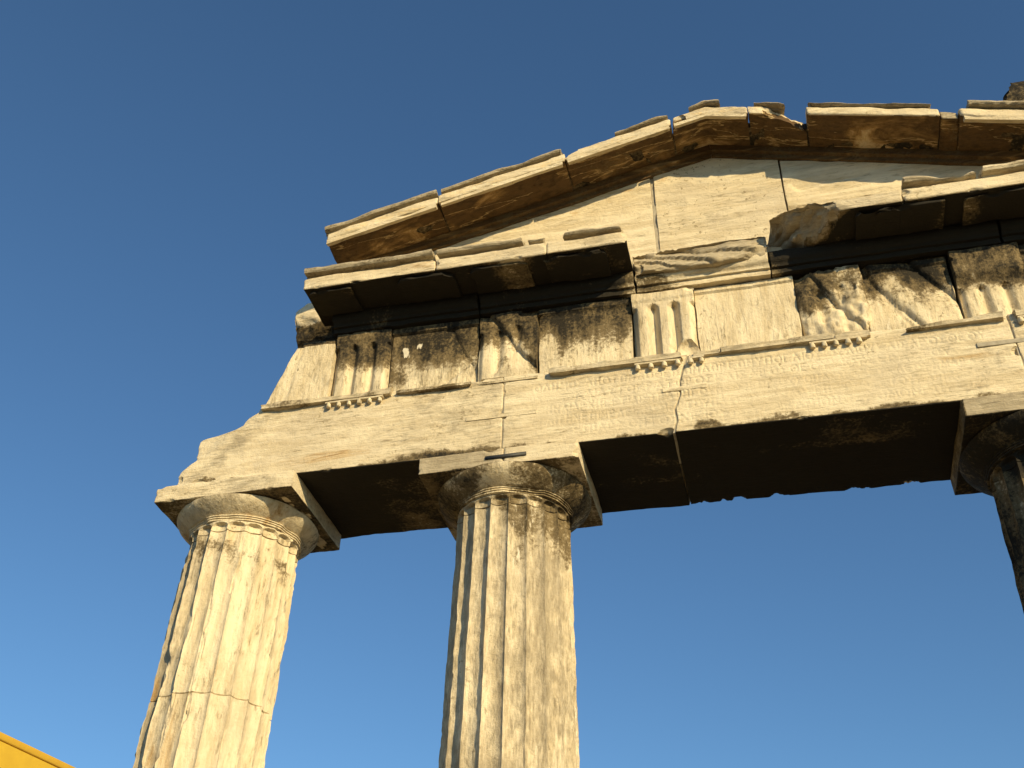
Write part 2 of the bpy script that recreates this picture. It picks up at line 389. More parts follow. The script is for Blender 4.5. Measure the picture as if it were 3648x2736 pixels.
column(.02, 202, (-.478, -2.9, -4.3, -5.6), .45,
       dict(grey=lambda P: 1.0 * sstep(.05, -.1, P[:, 0]) * (P[:, 2] > -.2) + .2, crust_shade=lambda P: (.60 + .35 * fbm(P, 1.8, 3, 6)) * (P[:, 2] < -.19) * (1 - .85 * np.exp(-((P[:, 0] - .04) / .10) ** 2)) + under(P), ochre=.25),  # echinus stain also paints the abacus's shadow, leaving a lit middle
       dict(crust_shade=lambda P: .72 * crust_col(P) * sstep(-.1, .45, P[:, 0] + .3 * fbm(P, 2, 3, 5)) , grey=lambda P: .55 + .25 * fbm(P * np.array([2, 2, .5]), 1.3, 3, 6), pale=lambda P: .42 * sstep(.3, .7, fbm(P * np.array([3, 3, .6]), 2, 3, 16))), half=.725,
       label='tall inner column with deep even flutes and a soot-marked neck')
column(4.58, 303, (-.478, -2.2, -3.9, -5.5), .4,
       dict(grey=lambda P: .8 * (P[:, 2] > -.18), crust_shade=lambda P: np.where(P[:, 2] < -.175, .95, .6 * (P[:, 0] < 3.9)), ochre=.2), dict(crust_shade=lambda P: (.85 + .45 * fbm(P, 1.5, 3, 9)) * sstep(4.85, 4.35, P[:, 0] + .15 * fbm(P, 1.2, 3, 10)) * sstep(-4.2, -2.4, P[:, 2]), grey=.4), half=.70, label='inner column cut by the picture edge, shade painted dark on its left side')  # left side, echinus and abacus face darkened to paint the column's shade
column(7.30, 404, (-.478, -2.4, -4.1, -5.6), .5, dict(grey=.3, crust_shade=lambda P: .4 * (P[:, 2] < -.19)), dict(grey=.3), half=.70)

# metal clamp across the crack in the second capital's abacus
def boxv(c, s):
    c = np.array(c); s = np.array(s) / 2
    V = np.array([[i, j, k] for i in (-1, 1) for j in (-1, 1) for k in (-1, 1)]) * s + c
    Q = [[0, 1, 3, 2], [4, 6, 7, 5], [0, 4, 5, 1], [2, 3, 7, 6], [0, 2, 6, 4], [1, 5, 7, 3]]
    return V, np.array(Q)
def sbox(name, c, s, mat, parent, label=None):
    V, Q = boxv(c, s); return link_mesh(name, V, Q, np.zeros((0, 3), int), mat, parent, smooth=False, label=label)
sbox('metal_clamp', (.10, YC - .64 - .001, Z0 - .085), (.37, .022, .032), 'clamp_metal', GATE, 'dark metal clamp let into the abacus')

# ------------------------------------------------------------------ inscription strokes
GL = {'Α': [[(0, 0), (.4, 1), (.8, 0)], [(.16, .38), (.64, .38)]], 'Β': [[(.05, 0), (.05, 1), (.45, .97), (.55, .78), (.45, .55), (.05, .52)], [(.45, .54), (.65, .3), (.5, .03), (.05, 0)]],
      'Γ': [[(.05, 0), (.05, 1), (.6, 1)]], 'Δ': [[(0, 0), (.42, 1), (.84, 0), (0, 0)]], 'Ε': [[(.6, 1), (.05, 1), (.05, 0), (.6, 0)], [(.05, .5), (.5, .5)]],
      'Ζ': [[(0, 1), (.7, 1), (0, 0), (.7, 0)]], 'Η': [[(.05, 0), (.05, 1)], [(.7, 0), (.7, 1)], [(.05, .5), (.7, .5)]],
      'Θ': [[(.45 + .43 * math.cos(a * math.pi / 6), .5 + .48 * math.sin(a * math.pi / 6)) for a in range(13)], [(.3, .5), (.6, .5)]],
      'Ι': [[(.1, 0), (.1, 1)]], 'Κ': [[(.05, 0), (.05, 1)], [(.65, 1), (.05, .5), (.68, 0)]], 'Λ': [[(0, 0), (.4, 1), (.8, 0)]],
      'Μ': [[(0, 0), (.1, 1), (.45, .3), (.8, 1), (.9, 0)]], 'Ν': [[(.05, 0), (.05, 1), (.72, 0), (.72, 1)]],
      'Ο': [[(.45 + .43 * math.cos(a * math.pi / 6), .5 + .48 * math.sin(a * math.pi / 6)) for a in range(13)]],
      'Π': [[(.05, 0), (.05, 1), (.72, 1), (.72, 0)]], 'Ρ': [[(.05, 0), (.05, 1), (.45, .97), (.58, .76), (.45, .5), (.05, .48)]],
      'Σ': [[(.65, 1), (.02, 1), (.4, .52), (.02, 0), (.65, 0)]], 'Τ': [[(0, 1), (.75, 1)], [(.37, 0), (.37, 1)]],
      'Υ': [[(0, 1), (.38, .5), (.76, 1)], [(.38, 0), (.38, .5)]], 'Χ': [[(0, 0), (.75, 1)], [(0, 1), (.75, 0)]], 'Ω': [[(.05, 0), (.3, 0), (.05, .45), (.2, .9), (.45, 1), (.7, .9), (.85, .45), (.6, 0), (.85, 0)]]}
LINES = [('ΟΔΗΜΟΣΑΠΟΤΩΝΔΟΘΕΙΣΩΝΔΩΡΕΩΝΥΠΟΓΑΙΟΥΙΟΥΛΙΟΥΚΑΙΣΑΡΟΣΘΕΟΥ', .34, 4.25, .655),
         ('ΚΑΙΑΥΤΟΚΡΑΤΟΡΟΣΚΑΙΣΑΡΟΣΘΕΟΥΥΙΟΥΣΕΒΑΣΤΟΥ', .72, 3.95, .53),
         ('ΑΘΗΝΑΙΑΡΧΗΓΕΤΙΔΙΣΤΡΑΤΗΓΟΥΝΤΟΣΕΠΙΤΟΥΣΟΠΛΕΙΤΑΣΕΥΚΛΕΟΥΣΜΑΡΑΘΩΝΙΟΥ', .30, 4.50, .40),
         ('ΟΣΚΑΙΤΗΝΕΠΙΜΕΛΕΙΑΝΥΠΕΡΤΟΥΠΑΤΡΟΣΗΡΩΔΟΥΕΠΟΙΗΣΑΤΟΤΟΥΚΑΙΠΡΕΣΒΕΥΣΑΝΤΟΣ', .24, 4.72, .275),
         ('ΕΠΙΑΡΧΟΝΤΟΣΝΙΚΙΟΥΤΟΥΣΑΡΑΠΙΩΝΟΣΑΘΜΟΝΕΩΣ', .70, 3.90, .15)]
SEGS = []
LH = .078
for txt, xa, xb, zc in LINES:
    adv = [(.38 if ch == 'Ι' else 1.12) for ch in txt]; tot = sum(adv); k = (xb - xa) / tot; xx = xa
    for ch, a in zip(txt, adv):
        wl = k * (1 if ch != 'Ι' else .9)
        for pl in GL[ch]:
            for (p, q) in zip(pl[:-1], pl[1:]):
                SEGS.append((xx + p[0] * wl * .92, zc - LH / 2 + p[1] * LH, xx + q[0] * wl * .92, zc - LH / 2 + q[1] * LH))
        xx += a * k
SEGS = np.array(SEGS)
def carve(P, deep=.007, wd=.011):
    out = np.zeros(len(P)); x, z = P[:, 0], P[:, 2]
    order = np.argsort(x); xs = x[order]
    for x0, z0, x1, z1 in SEGS:
        a, c = np.searchsorted(xs, (min(x0, x1) - wd, max(x0, x1) + wd))
        if c <= a: continue
        ii = order[a:c]; dx, dz = x1 - x0, z1 - z0; l2 = dx * dx + dz * dz
        t = np.clip(((x[ii] - x0) * dx + (z[ii] - z0) * dz) / max(l2, 1e-9), 0, 1)
        dd = np.hypot(x[ii] - x0 - t * dx, z[ii] - z0 - t * dz)
        out[ii] = np.maximum(out[ii], deep * np.clip(1 - dd / wd, 0, 1))
    return out * np.clip(.65 + .6 * fbm(P, 2, 2, 77), .2, 1.)

# ------------------------------------------------------------------ architrave
YB = 1.22
LZ = np.array([-.1, .05, .12, .18, .25, .305, .40, .475, .53, .56, .575, .600, .635, .68, .72, .77, .9]); LX = np.array([-3.17, -3.15, -3.14, -3.12, -3.06, -3.0, -3.02, -3.045, -3.04, -3.01, -2.90, -2.66, -2.57, -2.555, -2.53, -2.43, -2.4])
def warp_l(P):
    P = P.copy(); x0, x1 = -3.15, .043; t = np.clip((x1 - P[:, 0]) / (x1 - x0), 0, 1) ** 2
    P[:, 0] += t * (np.interp(P[:, 2], LZ, LX) - x0 + .012 * fbm(P, 9, 3, 5)); return P
def crack_x(z): return np.interp(z, [-.05, 0, .12, .25, .4, .55, .68, .84], [1.565, 1.567, 1.605, 1.60, 1.655, 1.665, 1.70, 1.757])
def warp_edge(x0, x1, left=None, right=None):
    def f(P):
        P = P.copy(); t = (P[:, 0] - x0) / (x1 - x0)
        if right is not None: P[:, 0] += np.clip(t, 0, 1) ** 4 * (right(P[:, 2]) - x1)
        if left is not None: P[:, 0] += np.clip(1 - t, 0, 1) ** 4 * (left(P[:, 2]) - x0)
        return P
    return f
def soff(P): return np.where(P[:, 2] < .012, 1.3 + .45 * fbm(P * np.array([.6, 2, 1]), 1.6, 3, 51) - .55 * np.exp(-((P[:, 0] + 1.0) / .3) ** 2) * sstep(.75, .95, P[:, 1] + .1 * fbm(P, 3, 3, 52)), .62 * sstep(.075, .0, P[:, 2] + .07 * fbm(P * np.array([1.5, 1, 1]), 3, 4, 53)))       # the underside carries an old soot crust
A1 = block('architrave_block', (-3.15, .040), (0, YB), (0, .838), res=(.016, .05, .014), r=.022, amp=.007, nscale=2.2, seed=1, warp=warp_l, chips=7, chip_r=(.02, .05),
           front=lambda P: .05 * sstep(0, .35, (-2.52 - P[:, 0]) + (P[:, 2] - .62) * 1.1 + .04 * fbm(P, 5, 3, 15)), spheres=[((-2.92, -.015, .035), .05)],
           st=dict(crust_shade=lambda P: soff(P) + .17 * sstep(-1.5, -.7, P[:, 0]) * (P[:, 2] > .02) + .16 * (P[:, 2] > .65) * sstep(-.2, .6, fbm(P * np.array([.6, 1, 2]), 3, 3, 31)), grey=lambda P: .55 * np.exp(-((P[:, 0] + 2.62 - (P[:, 2] - .4) * 1.0) / .22) ** 2) + .42 * sstep(-1.4, -.5, P[:, 0] + .4 * fbm(P, 2, 3, 3)), ochre=lambda P: .38 * np.exp(-((P[:, 2] - .2) / .2) ** 2) * (P[:, 0] < -1.2)),
           label='broken corner beam with a stepped left end')
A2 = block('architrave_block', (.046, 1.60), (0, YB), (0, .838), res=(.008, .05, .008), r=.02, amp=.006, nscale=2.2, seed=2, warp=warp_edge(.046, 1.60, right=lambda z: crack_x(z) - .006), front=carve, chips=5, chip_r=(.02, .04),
           spheres=[((1.55, -.02, -.02), .07)], st=dict(crust_shade=soff, grey=lambda P: .18 + .12 * sstep(.45, .05, P[:, 0])), label='inscribed beam over the inner column')
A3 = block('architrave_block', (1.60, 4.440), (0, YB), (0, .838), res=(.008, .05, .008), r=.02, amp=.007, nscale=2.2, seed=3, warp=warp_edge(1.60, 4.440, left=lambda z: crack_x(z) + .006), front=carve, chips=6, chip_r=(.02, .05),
           bites=[((1.75, YB, 0), (.0, .8, -.7), .03)], st=dict(crust_shade=soff, grey=lambda P: .06 + .25 * sstep(3.0, 4.2, P[:, 0]), ochre=lambda P: .62 * sstep(3.3, 4.3, P[:, 0]) * sstep(.65, .4, P[:, 2]) * (.7 + .5 * fbm(P, 3, 3, 41))),
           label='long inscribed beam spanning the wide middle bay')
A4 = block('architrave_block', (4.450, 8.0), (0, YB), (0, .838), res=(.02, .06, .02), r=.02, amp=.006, seed=4, front=lambda P: carve(P) * .7, st=dict(crust_shade=soff, grey=.35))
# mortar filling of the joints and repair strips let into the faces
block('mortar_joint', (.030, .056), (.012, .5), (.003, .83), mat='mortar', res=(.02, .1, .04), r=.004, amp=.003)
block('mortar_joint', (1.590, 1.616), (.014, .5), (.003, .83), mat='mortar', res=(.02, .1, .03), r=.004, amp=.003, warp=lambda P: np.stack([P[:, 0] - 1.603 + crack_x(P[:, 2]), P[:, 1], P[:, 2]], 1))
block('mortar_joint', (4.432, 4.458), (.012, .5), (.003, .83), mat='mortar', res=(.02, .1, .04), r=.004, amp=.003)
for (xa, xb, zc, p) in ((-.30, .36, .395, A1), (1.50, 1.89, .462, A3), (4.14, 4.62, .545, A3)):
    block('repair_strip', (xa, xb), (-.006, .06), (zc - .022, zc + .022), parent=p, mat='mortar' if xa > 4 else 'marble_bedded', res=(.03, .05, .02), r=.004, amp=.003, st=dict(grey=.35))

# the projecting fillet along the architrave's top, broken into pieces, with its pegs
def tae(x0, x1, parent, seed, d=.055, keep=None, crust_shade=.35):
    prism('fillet', [(.02, .768), (-d, .772), (-d, .833), (.02, .842)], x0, x1, parent, seed=seed, amp=.016, keep=keep, rag=.03, nsc=5, st=dict(crust_shade=lambda P: crust_shade + .3 * fbm(P, 4, 3, 8), grey=.5))
tae(-2.42, -1.02, A1, 51, crust_shade=.15); tae(-1.02, -.26, A1, 52, d=.05, keep=lambda x: np.clip(.62 + .4 * fbm(np.stack([x, x * 0, x * 0], 1), 4, 3, 2), .2, 1), crust_shade=.45)
tae(-.20, .40, A2, 53, d=.02, keep=lambda x: np.full(len(x), .4), crust_shade=.2)
tae(.46, 1.72, A2, 54, crust_shade=.12); tae(1.77, 2.06, A3, 55, d=.045, crust_shade=.1); tae(2.02, 3.02, A3, 56, crust_shade=.12)
tae(3.02, 3.36, A3, 57, d=.035, crust_shade=.0); tae(3.60, 4.43, A3, 58, keep=lambda x: np.clip(.35 + .9 * (x - 3.6), .3, 1), crust_shade=.25); tae(4.47, 7.9, A4, 59)
def pegs(parent, xs, z=.768, h=.045, r0=.021, r1=.026, crust_shade=.0, depth=.034):
    for k, xx in enumerate(xs):
        zs = -.017 * (xx - .8)
        pf = [(r1 * .8, z - h), (r1, z - h * .8), (r0, z + .004)]
        lathe('peg', pf, xx, -depth + .006, parent, 'marble_upright', seg=14, amp=.003, seed=int(xx * 100) % 97, zsh=zs, st=dict(crust_shade=crust_shade, grey=.2))
def regula(parent, x0, x1, seed):
    prism('regula', [(.02, .748), (-.048, .750), (-.048, .769), (.02, .770)], x0, x1, parent, seed=seed, amp=.006, rag=.006, st=dict(grey=.4, crust_shade=.1))
regula(A1, -1.72, -1.12, 61); pegs(A1, np.linspace(-1.68, -1.16, 6), z=.752)
regula(A2, 1.27, 1.70, 62); pegs(A2, np.linspace(1.30, 1.66, 4), z=.752); regula(A3, 1.77, 1.90, 63); pegs(A3, (1.775, 1.87), z=.752)
regula(A3, 2.80, 3.30, 64); pegs(A3, (2.83, 2.93, 3.03, 3.13, 3.22), z=.752)
regula(A4, 4.50, 4.75, 65); pegs(A4, (4.53, 4.63, 4.73), z=.752)

# ------------------------------------------------------------------ frieze
ZF0, ZF1 = .842, 1.642
TW = .583
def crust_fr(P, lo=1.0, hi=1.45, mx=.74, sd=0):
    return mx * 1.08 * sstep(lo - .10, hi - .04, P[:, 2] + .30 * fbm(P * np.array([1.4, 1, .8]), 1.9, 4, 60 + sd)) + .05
def glyphs(xc, ztop, depth=.05, zbot=None, fade=None):
    def f(P):
        x = P[:, 0] - xc; d = np.zeros(len(P))
        for c, wd in ((-TW / 6, .040), (TW / 6, .040), (-TW / 2, .035), (TW / 2, .035)):
            t = np.abs(x - c) / (wd * 1.3); wgt = np.clip(1.15 - t, 0, 1)
            d = np.maximum(d, depth * wgt)
        top = ztop - .03 * np.clip(np.abs(np.abs(x) - TW / 6) / .04, 0, 1)
        d = d * sstep(0, .015, top - P[:, 2])
        if fade is not None: d = d * fade(P)
        d = d - .012 * sstep(0, .02, P[:, 2] - (ztop + .02))          # the band above stands a little proud
        return d
    return f
def scar(lines, wd, dp, sd=0):      # diagonal fractures: (x0,z0,x1,z1)
    def f(P):
        out = np.zeros(len(P)); n = .02 * fbm(P, 7, 3, sd)
        for x0, z0, x1, z1 in lines:
            dx, dz = x1 - x0, z1 - z0; l2 = dx * dx + dz * dz
            t = np.clip(((P[:, 0] - x0) * dx + (P[:, 2] - z0) * dz) / l2, 0, 1)
            s = ((P[:, 0] - x0) * dz - (P[:, 2] - z0) * dx) / math.sqrt(l2) + n
            dd = np.hypot(P[:, 0] - x0 - t * dx, P[:, 2] - z0 - t * dz)
            out = np.maximum(out, dp * np.where(s > 0, np.exp(-s / wd), np.exp(s / .012)) * (dd < wd * 3 + .05))
        return out
    return f
def both(*fs): return lambda P: sum(f(P) for f in fs)
TX = [-1.711, -.221, 1.278, 2.785, 4.140, 5.55, 6.95]
trs = dict(mat='marble_upright', res=(.011, .05, .014), r=.016, amp=.007)
# end block, slanting
FE = np.array([[.76, -2.423], [.90, -2.359], [1.25, -2.239], [1.54, -2.14], [1.66, -2.08]])
block('frieze_block', (-2.42, -1.722), (-.006, 1.05), (ZF0 + .002, 1.545), seed=70, mat='marble_upright', res=(.02, .05, .02), r=.016, amp=.012, nscale=2.5,
      warp=lambda P: np.stack([P[:, 0] + np.clip((-1.722 - P[:, 0]) / .698, 0, 1) * (np.interp(P[:, 2], FE[:, 0], FE[:, 1]) + 2.42), P[:, 1], P[:, 2]], 1),
      front=scar([(-2.08, 1.5, -2.15, 1.0)], .05, .012, 4), st=dict(grey=lambda P: .25 + .3 * fbm(P * np.array([2.5, 1, .8]), 2, 3, 14)), label='pale end block of the frieze with a slanting broken edge')
block('bed_block', (-2.08, -1.74), (.02, 1.0), (1.547, 1.61), seed=71, r=.02, amp=.02, st=dict(crust_shade=.7))
def tri(k, front, st, seed, bites=(), spheres=(), amp=.007, chips=4, label=None):
    x0 = TX[k]; return block('triglyph', (x0, x0 + TW), (0, .9), (ZF0 + .001, ZF1 - .002), seed=seed, front=front, st=st, bites=bites, spheres=spheres, chips=chips, chip_r=(.015, .04), label=label, **dict(trs, amp=amp))
tri(0, both(glyphs(TX[0] + TW / 2, 1.50, .055)), dict(crust_shade=lambda P: crust_fr(P, .95, 1.45, .72, 1) , grey=.3), 72, chips=6)
tri(1, both(glyphs(TX[1] + TW / 2, 1.46, .045, fade=lambda P: sstep(.0, .12, (P[:, 2] - .95) + (TX[1] + .25 - P[:, 0]) * 1.4)), scar([(TX[1] + .22, 1.45, TX[1] + .62, .86)], .16, .05, 9)),
    dict(crust_shade=lambda P: crust_fr(P, 1.0, 1.40, .72, 2), grey=.35), 73, bites=[((TX[1] + .45, 0, .86), (.35, -.5, -.7), .02)], spheres=[((TX[1] + .50, -.04, 1.62), .09)], amp=.012, label='scarred triglyph above the inner column')
tri(2, glyphs(TX[2] + TW / 2, 1.505, .075), dict(crust_shade=.0, grey=.12), 74, spheres=[((TX[2] + .50, -.03, .90), .10), ((TX[2] + .56, -.05, 1.62), .05)], label='best kept triglyph, clean and pale')
tri(3, both(glyphs(TX[3] + TW / 2, 1.45, .025), lambda P: .09 * np.clip(fbm(P, 3.2, 4, 33) + .25, 0, 1.2), scar([(TX[3] + .20, 1.5, TX[3] + .55, .85)], .1, .05, 4)),
    dict(crust_shade=lambda P: crust_fr(P, 1.22, 1.62, .62, 3), grey=.32, ochre=.12), 75, bites=[((TX[3] + .5, 0, .9), (.6, -.6, -.45), .03), ((TX[3] + .10, 0, 1.56), (-.3, -.7, .6), .03)], amp=.02, label='badly broken triglyph, a rough lump')
tri(4, both(glyphs(TX[4] + TW / 2, 1.26, .05), lambda P: .05 * sstep(1.38, 1.28, P[:, 2]), lambda P: .05 * sstep(.3, .9, fbm(P, 5, 2, 71)) * (P[:, 2] > 1.36)), dict(crust_shade=lambda P: crust_fr(P, .95, 1.25, .7, 4), grey=.3), 76, label='triglyph with its upper band broken off in scallops')
for k in (5, 6): tri(k, glyphs(TX[k] + TW / 2, 1.5, .05), dict(crust_shade=lambda P: crust_fr(P), grey=.3), 77 + k)
mt = dict(res=(.018, .06, .018), r=.012, amp=.009, nscale=2.4)
def metope(a, c, seed, front, st, label=None, **kw):
    return block('metope', (a, c), (.055, .9), (ZF0 + .001, ZF1 - .003), seed=seed, mat='marble_upright', front=front, st=st, label=label, **dict(mt, **kw))
def mband(zb=1.545, d=.03): return lambda P: -d * sstep(0, .012, P[:, 2] - zb)
metope(TX[0] + TW + .003, TX[1] - .012, 80, both(mband(1.56), scar([(-.42, 1.35, -.23, .95), (-.23, 1.2, -.60, .85)], .07, .03, 5)), dict(crust_shade=lambda P: crust_fr(P, .98, 1.42, .72, 5), grey=.42,
       pale=lambda P: (.95 + .75 * fbm(P, 16, 3, 91)) * (np.exp(-((P[:, 0] + .98 + (P[:, 2] - 1.34) * .5) / .06) ** 2 - ((P[:, 2] - 1.34) / .07) ** 2) + np.exp(-((P[:, 0] + .84) / .03) ** 2 - ((P[:, 2] - 1.40) / .04) ** 2))), label='dark stained metope with two white flakes')
metope(TX[1] + TW + .003, TX[2] - .014, 81, mband(1.55), dict(crust_shade=lambda P: crust_fr(P, .98, 1.52, .70, 6) + .12 * sstep(.2, .7, fbm(P, 2, 3, 5)) - .5 * sstep(.95, 1.15, P[:, 0]) * sstep(1.12, 1.0, P[:, 2]), grey=.25, ochre=.15))
metope(TX[2] + TW + .003, TX[3] - .012, 82, mband(1.575, .02), dict(grey=.16, ochre=.08), label='clean pale metope beside the best kept triglyph')
metope(TX[3] + TW - .02, TX[4] - .018, 83, both(mband(1.56, .02), scar([(3.42, 1.60, 3.62, 1.1), (3.52, 1.35, 3.80, .85), (3.82, 1.62, 4.12, 1.15)], .09, .045, 8)), dict(crust_shade=lambda P: crust_fr(P, 1.02, 1.45, .74, 7), grey=.3,
       pale=lambda P: .40 * sstep(1.25, 1.0, P[:, 2]) * sstep(-.1, .5, fbm(P, 2.5, 3, 15))), amp=.014, label='metope split by long diagonal fractures')
metope(TX[4] + TW + .003, TX[5] - .01, 84, mband(), dict(crust_shade=lambda P: crust_fr(P), grey=.3))
metope(TX[5] + TW + .003, TX[6] - .01, 85, mband(), dict(crust_shade=lambda P: crust_fr(P), grey=.3))
block('cornice_core', (-1.70, 7.6), (.055, 1.1), (1.648, 1.945), seed=88, res=(.12, .1, .1), r=.02, st=dict(crust_shade=.9))
block('frieze_core', (-1.66, 7.6), (.36, .88), (ZF0 + .03, 1.60), seed=87, res=(.12, .1, .1), r=.02, st=dict(crust_shade=.9))
block('frieze_backing', (-1.95, 7.7), (.905, YB - .02), (ZF0 + .002, 1.644), seed=86, res=(.12, .1, .1), r=.02)

# ------------------------------------------------------------------ cornice over the frieze
ZG0, ZG1 = 1.862, 2.005
BED = [(.05, 1.642), (-.022, 1.643), (-.022, 1.700), (-.050, 1.704), (-.056, 1.735), (-.085, 1.760), (-.095, 1.800), (-.095, 1.860), (.05, 1.861)]
dk = lambda P: 1.2 + .25 * fbm(P, 1.6, 3, 19)
for (a, c, cr, sd) in ((-1.76, -.22, dk, 90), (-.215, 1.325, lambda P: dk(P) - .7 * sstep(1.12, 1.3, P[:, 0]), 91), (1.332, 2.590, lambda P: .62 * np.exp(-((P[:, 0] - 1.5) / .2) ** 2) + .1, 92), (2.597, 4.6, lambda P: dk(P) - .5 * sstep(2.75, 2.6, P[:, 0]), 93), (4.605, 7.9, dk, 94)):
    prism('bed_moulding', BED, a, c, seed=sd, amp=.01, rag=.008, st=dict(crust_shade=cr, grey=.25))
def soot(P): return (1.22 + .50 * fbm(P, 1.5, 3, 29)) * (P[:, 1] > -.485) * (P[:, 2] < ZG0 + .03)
def geison(x0, x1, seed, crown, bites=(), st_extra=None, mut=(), front_x=None, chips=5, label=None, warp=None):
    pl = (lambda P: st_extra(P)) if st_extra else None
    g = block('cornice_block', (x0, x1), (-.50, .095), (ZG0, ZG1), seed=seed, res=(.02, .04, .02), r=.026, amp=.010, nscale=3.4, bites=bites, chips=chips, chip_r=(.015, .05), warp=warp,
              st=dict(crust_shade=lambda P: soot(P) - (0 if pl is None else pl(P)), grey=lambda P: .18 + .25 * fbm(P, 2, 3, seed) + (1.0 * pl(P) if seed == 150 else 0), ochre=lambda P: .25 + .15 * fbm(P, 2, 2, seed + 1)), label=label)
    for (a, c, kp, sd) in crown:
        prism('crown_moulding', [(-.25, ZG1 + .004), (-.478, ZG1 + .004), (-.478, ZG1 + .026), (-.545, ZG1 + .030), (-.562, ZG1 + .055), (-.552, ZG1 + .090), (-.51, ZG1 + .108), (-.25, ZG1 + .11)],
              a, c, g, seed=sd, amp=.014, rag=.02, keep=kp, nsc=4, st=dict(grey=lambda P: .65 + .25 * fbm(P, 2, 2, 3), crust_shade=.2))
    for (a, c) in mut:
        block('mutule', (a, c), (-.455, -.105), (ZG0 - .034, ZG0 - .001), parent=g, seed=seed + int(a * 10) % 7, res=(.025, .03, .012), r=.014, amp=.012, nscale=5, chips=7, chip_r=(.03, .08), st=dict(crust_shade=lambda P: 1.1 + .5 * fbm(P, 2, 2, 4)))
    return g
def wear(lo, sc, sd): return lambda x: np.clip(lo + .5 * fbm(np.stack([x, x * 0, x * 0], 1), sc, 3, sd), .25, 1)
def mu(k): c = TX[0] + TW / 2 + k * .7465; return (c - .29, c + .29)
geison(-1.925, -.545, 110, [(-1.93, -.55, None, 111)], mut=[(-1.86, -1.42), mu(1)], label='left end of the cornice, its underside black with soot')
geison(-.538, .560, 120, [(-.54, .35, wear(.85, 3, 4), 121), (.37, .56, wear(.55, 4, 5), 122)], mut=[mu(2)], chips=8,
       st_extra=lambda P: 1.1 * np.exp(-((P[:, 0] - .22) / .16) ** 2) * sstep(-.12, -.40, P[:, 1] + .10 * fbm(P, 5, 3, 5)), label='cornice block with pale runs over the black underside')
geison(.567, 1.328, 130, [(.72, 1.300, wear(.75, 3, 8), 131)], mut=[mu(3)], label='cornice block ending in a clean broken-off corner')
# broken stretch: only the root of the cornice is left
block('cornice_stub', (1.336, 2.596), (-.17, .04), (1.785, 2.06), seed=140, res=(.016, .03, .016), r=.03, amp=.022, nscale=4, chips=8, chip_r=(.04, .1),
      front=both(scar([(1.5, 2.0, 2.05, 1.80), (1.9, 2.02, 2.5, 1.86), (1.45, 1.9, 1.8, 1.8)], .10, .05, 6), lambda P: .07 * sstep(1.87, 2.05, P[:, 2])), bites=[((1.5, -.15, 2.03), (-.12, -.35, .9), .02), ((2.2, -.15, 1.82), (.15, -.8, -.55), .02), ((2.3, -.16, 1.95), (.12, -.95, .25), .02)], st=dict(grey=.75, crust_shade=.08), label='rough stump of the broken-away cornice')
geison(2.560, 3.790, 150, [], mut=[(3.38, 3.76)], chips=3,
       bites=[((2.84, -.25, 2.035), (-.50, -.42, -.72), .022), ((3.2, -.5, 2.0), (0, -.45, .9), .012)], st_extra=lambda P: .85 * sstep(.03, -.02, np.abs((P - np.array([2.84, -.25, 2.035])) @ np.array([-.514, -.432, -.741])) - .03), label='cornice block with a great slanting break at its left end')  # broken face greyed and darkened to paint its shade
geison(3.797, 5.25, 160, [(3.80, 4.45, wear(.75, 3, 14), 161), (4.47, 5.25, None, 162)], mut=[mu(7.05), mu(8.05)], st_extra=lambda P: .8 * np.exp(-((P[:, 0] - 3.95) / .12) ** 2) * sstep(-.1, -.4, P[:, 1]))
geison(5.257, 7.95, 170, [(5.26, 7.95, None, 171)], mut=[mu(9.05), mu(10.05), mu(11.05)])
# return of the cornice on the left flank
SG = block('flank_cornice_block', (-2.31, -1.80), (.14, 1.1), (1.80, 2.30), seed=180, res=(.025, .04, .025), r=.02, amp=.010,
      bites=[((-2.30, .14, 2.20), (-.6, -.2, .75), .012), ((-2.1, .15, 2.06), (-.02, -.85, -.55), .015)], st=dict(grey=.3, crust_shade=lambda P: .85 * sstep(2.06, 1.98, P[:, 2])), label='return of the cornice on the far flank')  # lower undercut face painted dark for its shade

# ------------------------------------------------------------------ pediment
AX, AZ = 2.20, 3.466
SLL, SLR = .252, .288
def zs(x): return np.where(x < AX, AZ - SLL * (AX - x), AZ - SLR * (x - AX))
def tymp(a, c, seed, st, front=None, label=None, **kw):
    def wp(P):
        P = P.copy(); t = (P[:, 2] - 1.95) / 1.0; top = np.maximum(zs(P[:, 0]) - .01, 1.99); P[:, 2] = 1.95 + t * (top - 1.95); return P
    return block('tympanum_block', (a, c), (0.0, .55), (1.95, 2.95), seed=seed, warp=wp, front=lambda P: (0 if front is None else front(P)) + .014 * fbm(P * np.array([.35, 1, 3.2]), 2.2, 5, seed, .6), st=st, label=label, res=(.022, .08, .018), r=.008, amp=.007, nscale=2., **kw)
tymp(-1.72, 1.555, 190, dict(ochre=lambda P: .42 * sstep(.30, .10, zs(P[:, 0]) - P[:, 2] + .12 * fbm(P * np.array([3, 1, .6]), 2.5, 3, 4)), grey=.12), label='long wedge-shaped block of the pediment wall')
tymp(1.587, 2.846, 191, dict(ochre=lambda P: .35 * np.exp(-((P[:, 0] - 1.68) / .10) ** 2 - ((P[:, 2] - 3.2) / .12) ** 2), grey=.08), label='large middle block of the pediment wall')
tymp(2.858, 5.0, 192, dict(grey=.14), front=lambda P: .045 * sstep(.15, .8, fbm(P * np.array([.5, 1, 2.5]), 3.5, 4, 7)) * sstep(2.90, 2.7, P[:, 2]), label='right block of the pediment wall with eroded beds')
tymp(5.01, 7.4, 193, dict(grey=.2))
block('mortar_joint', (1.55, 1.592), (.012, .4), (2.0, 3.24), mat='mortar', res=(.02, .1, .04), r=.006, amp=.006)
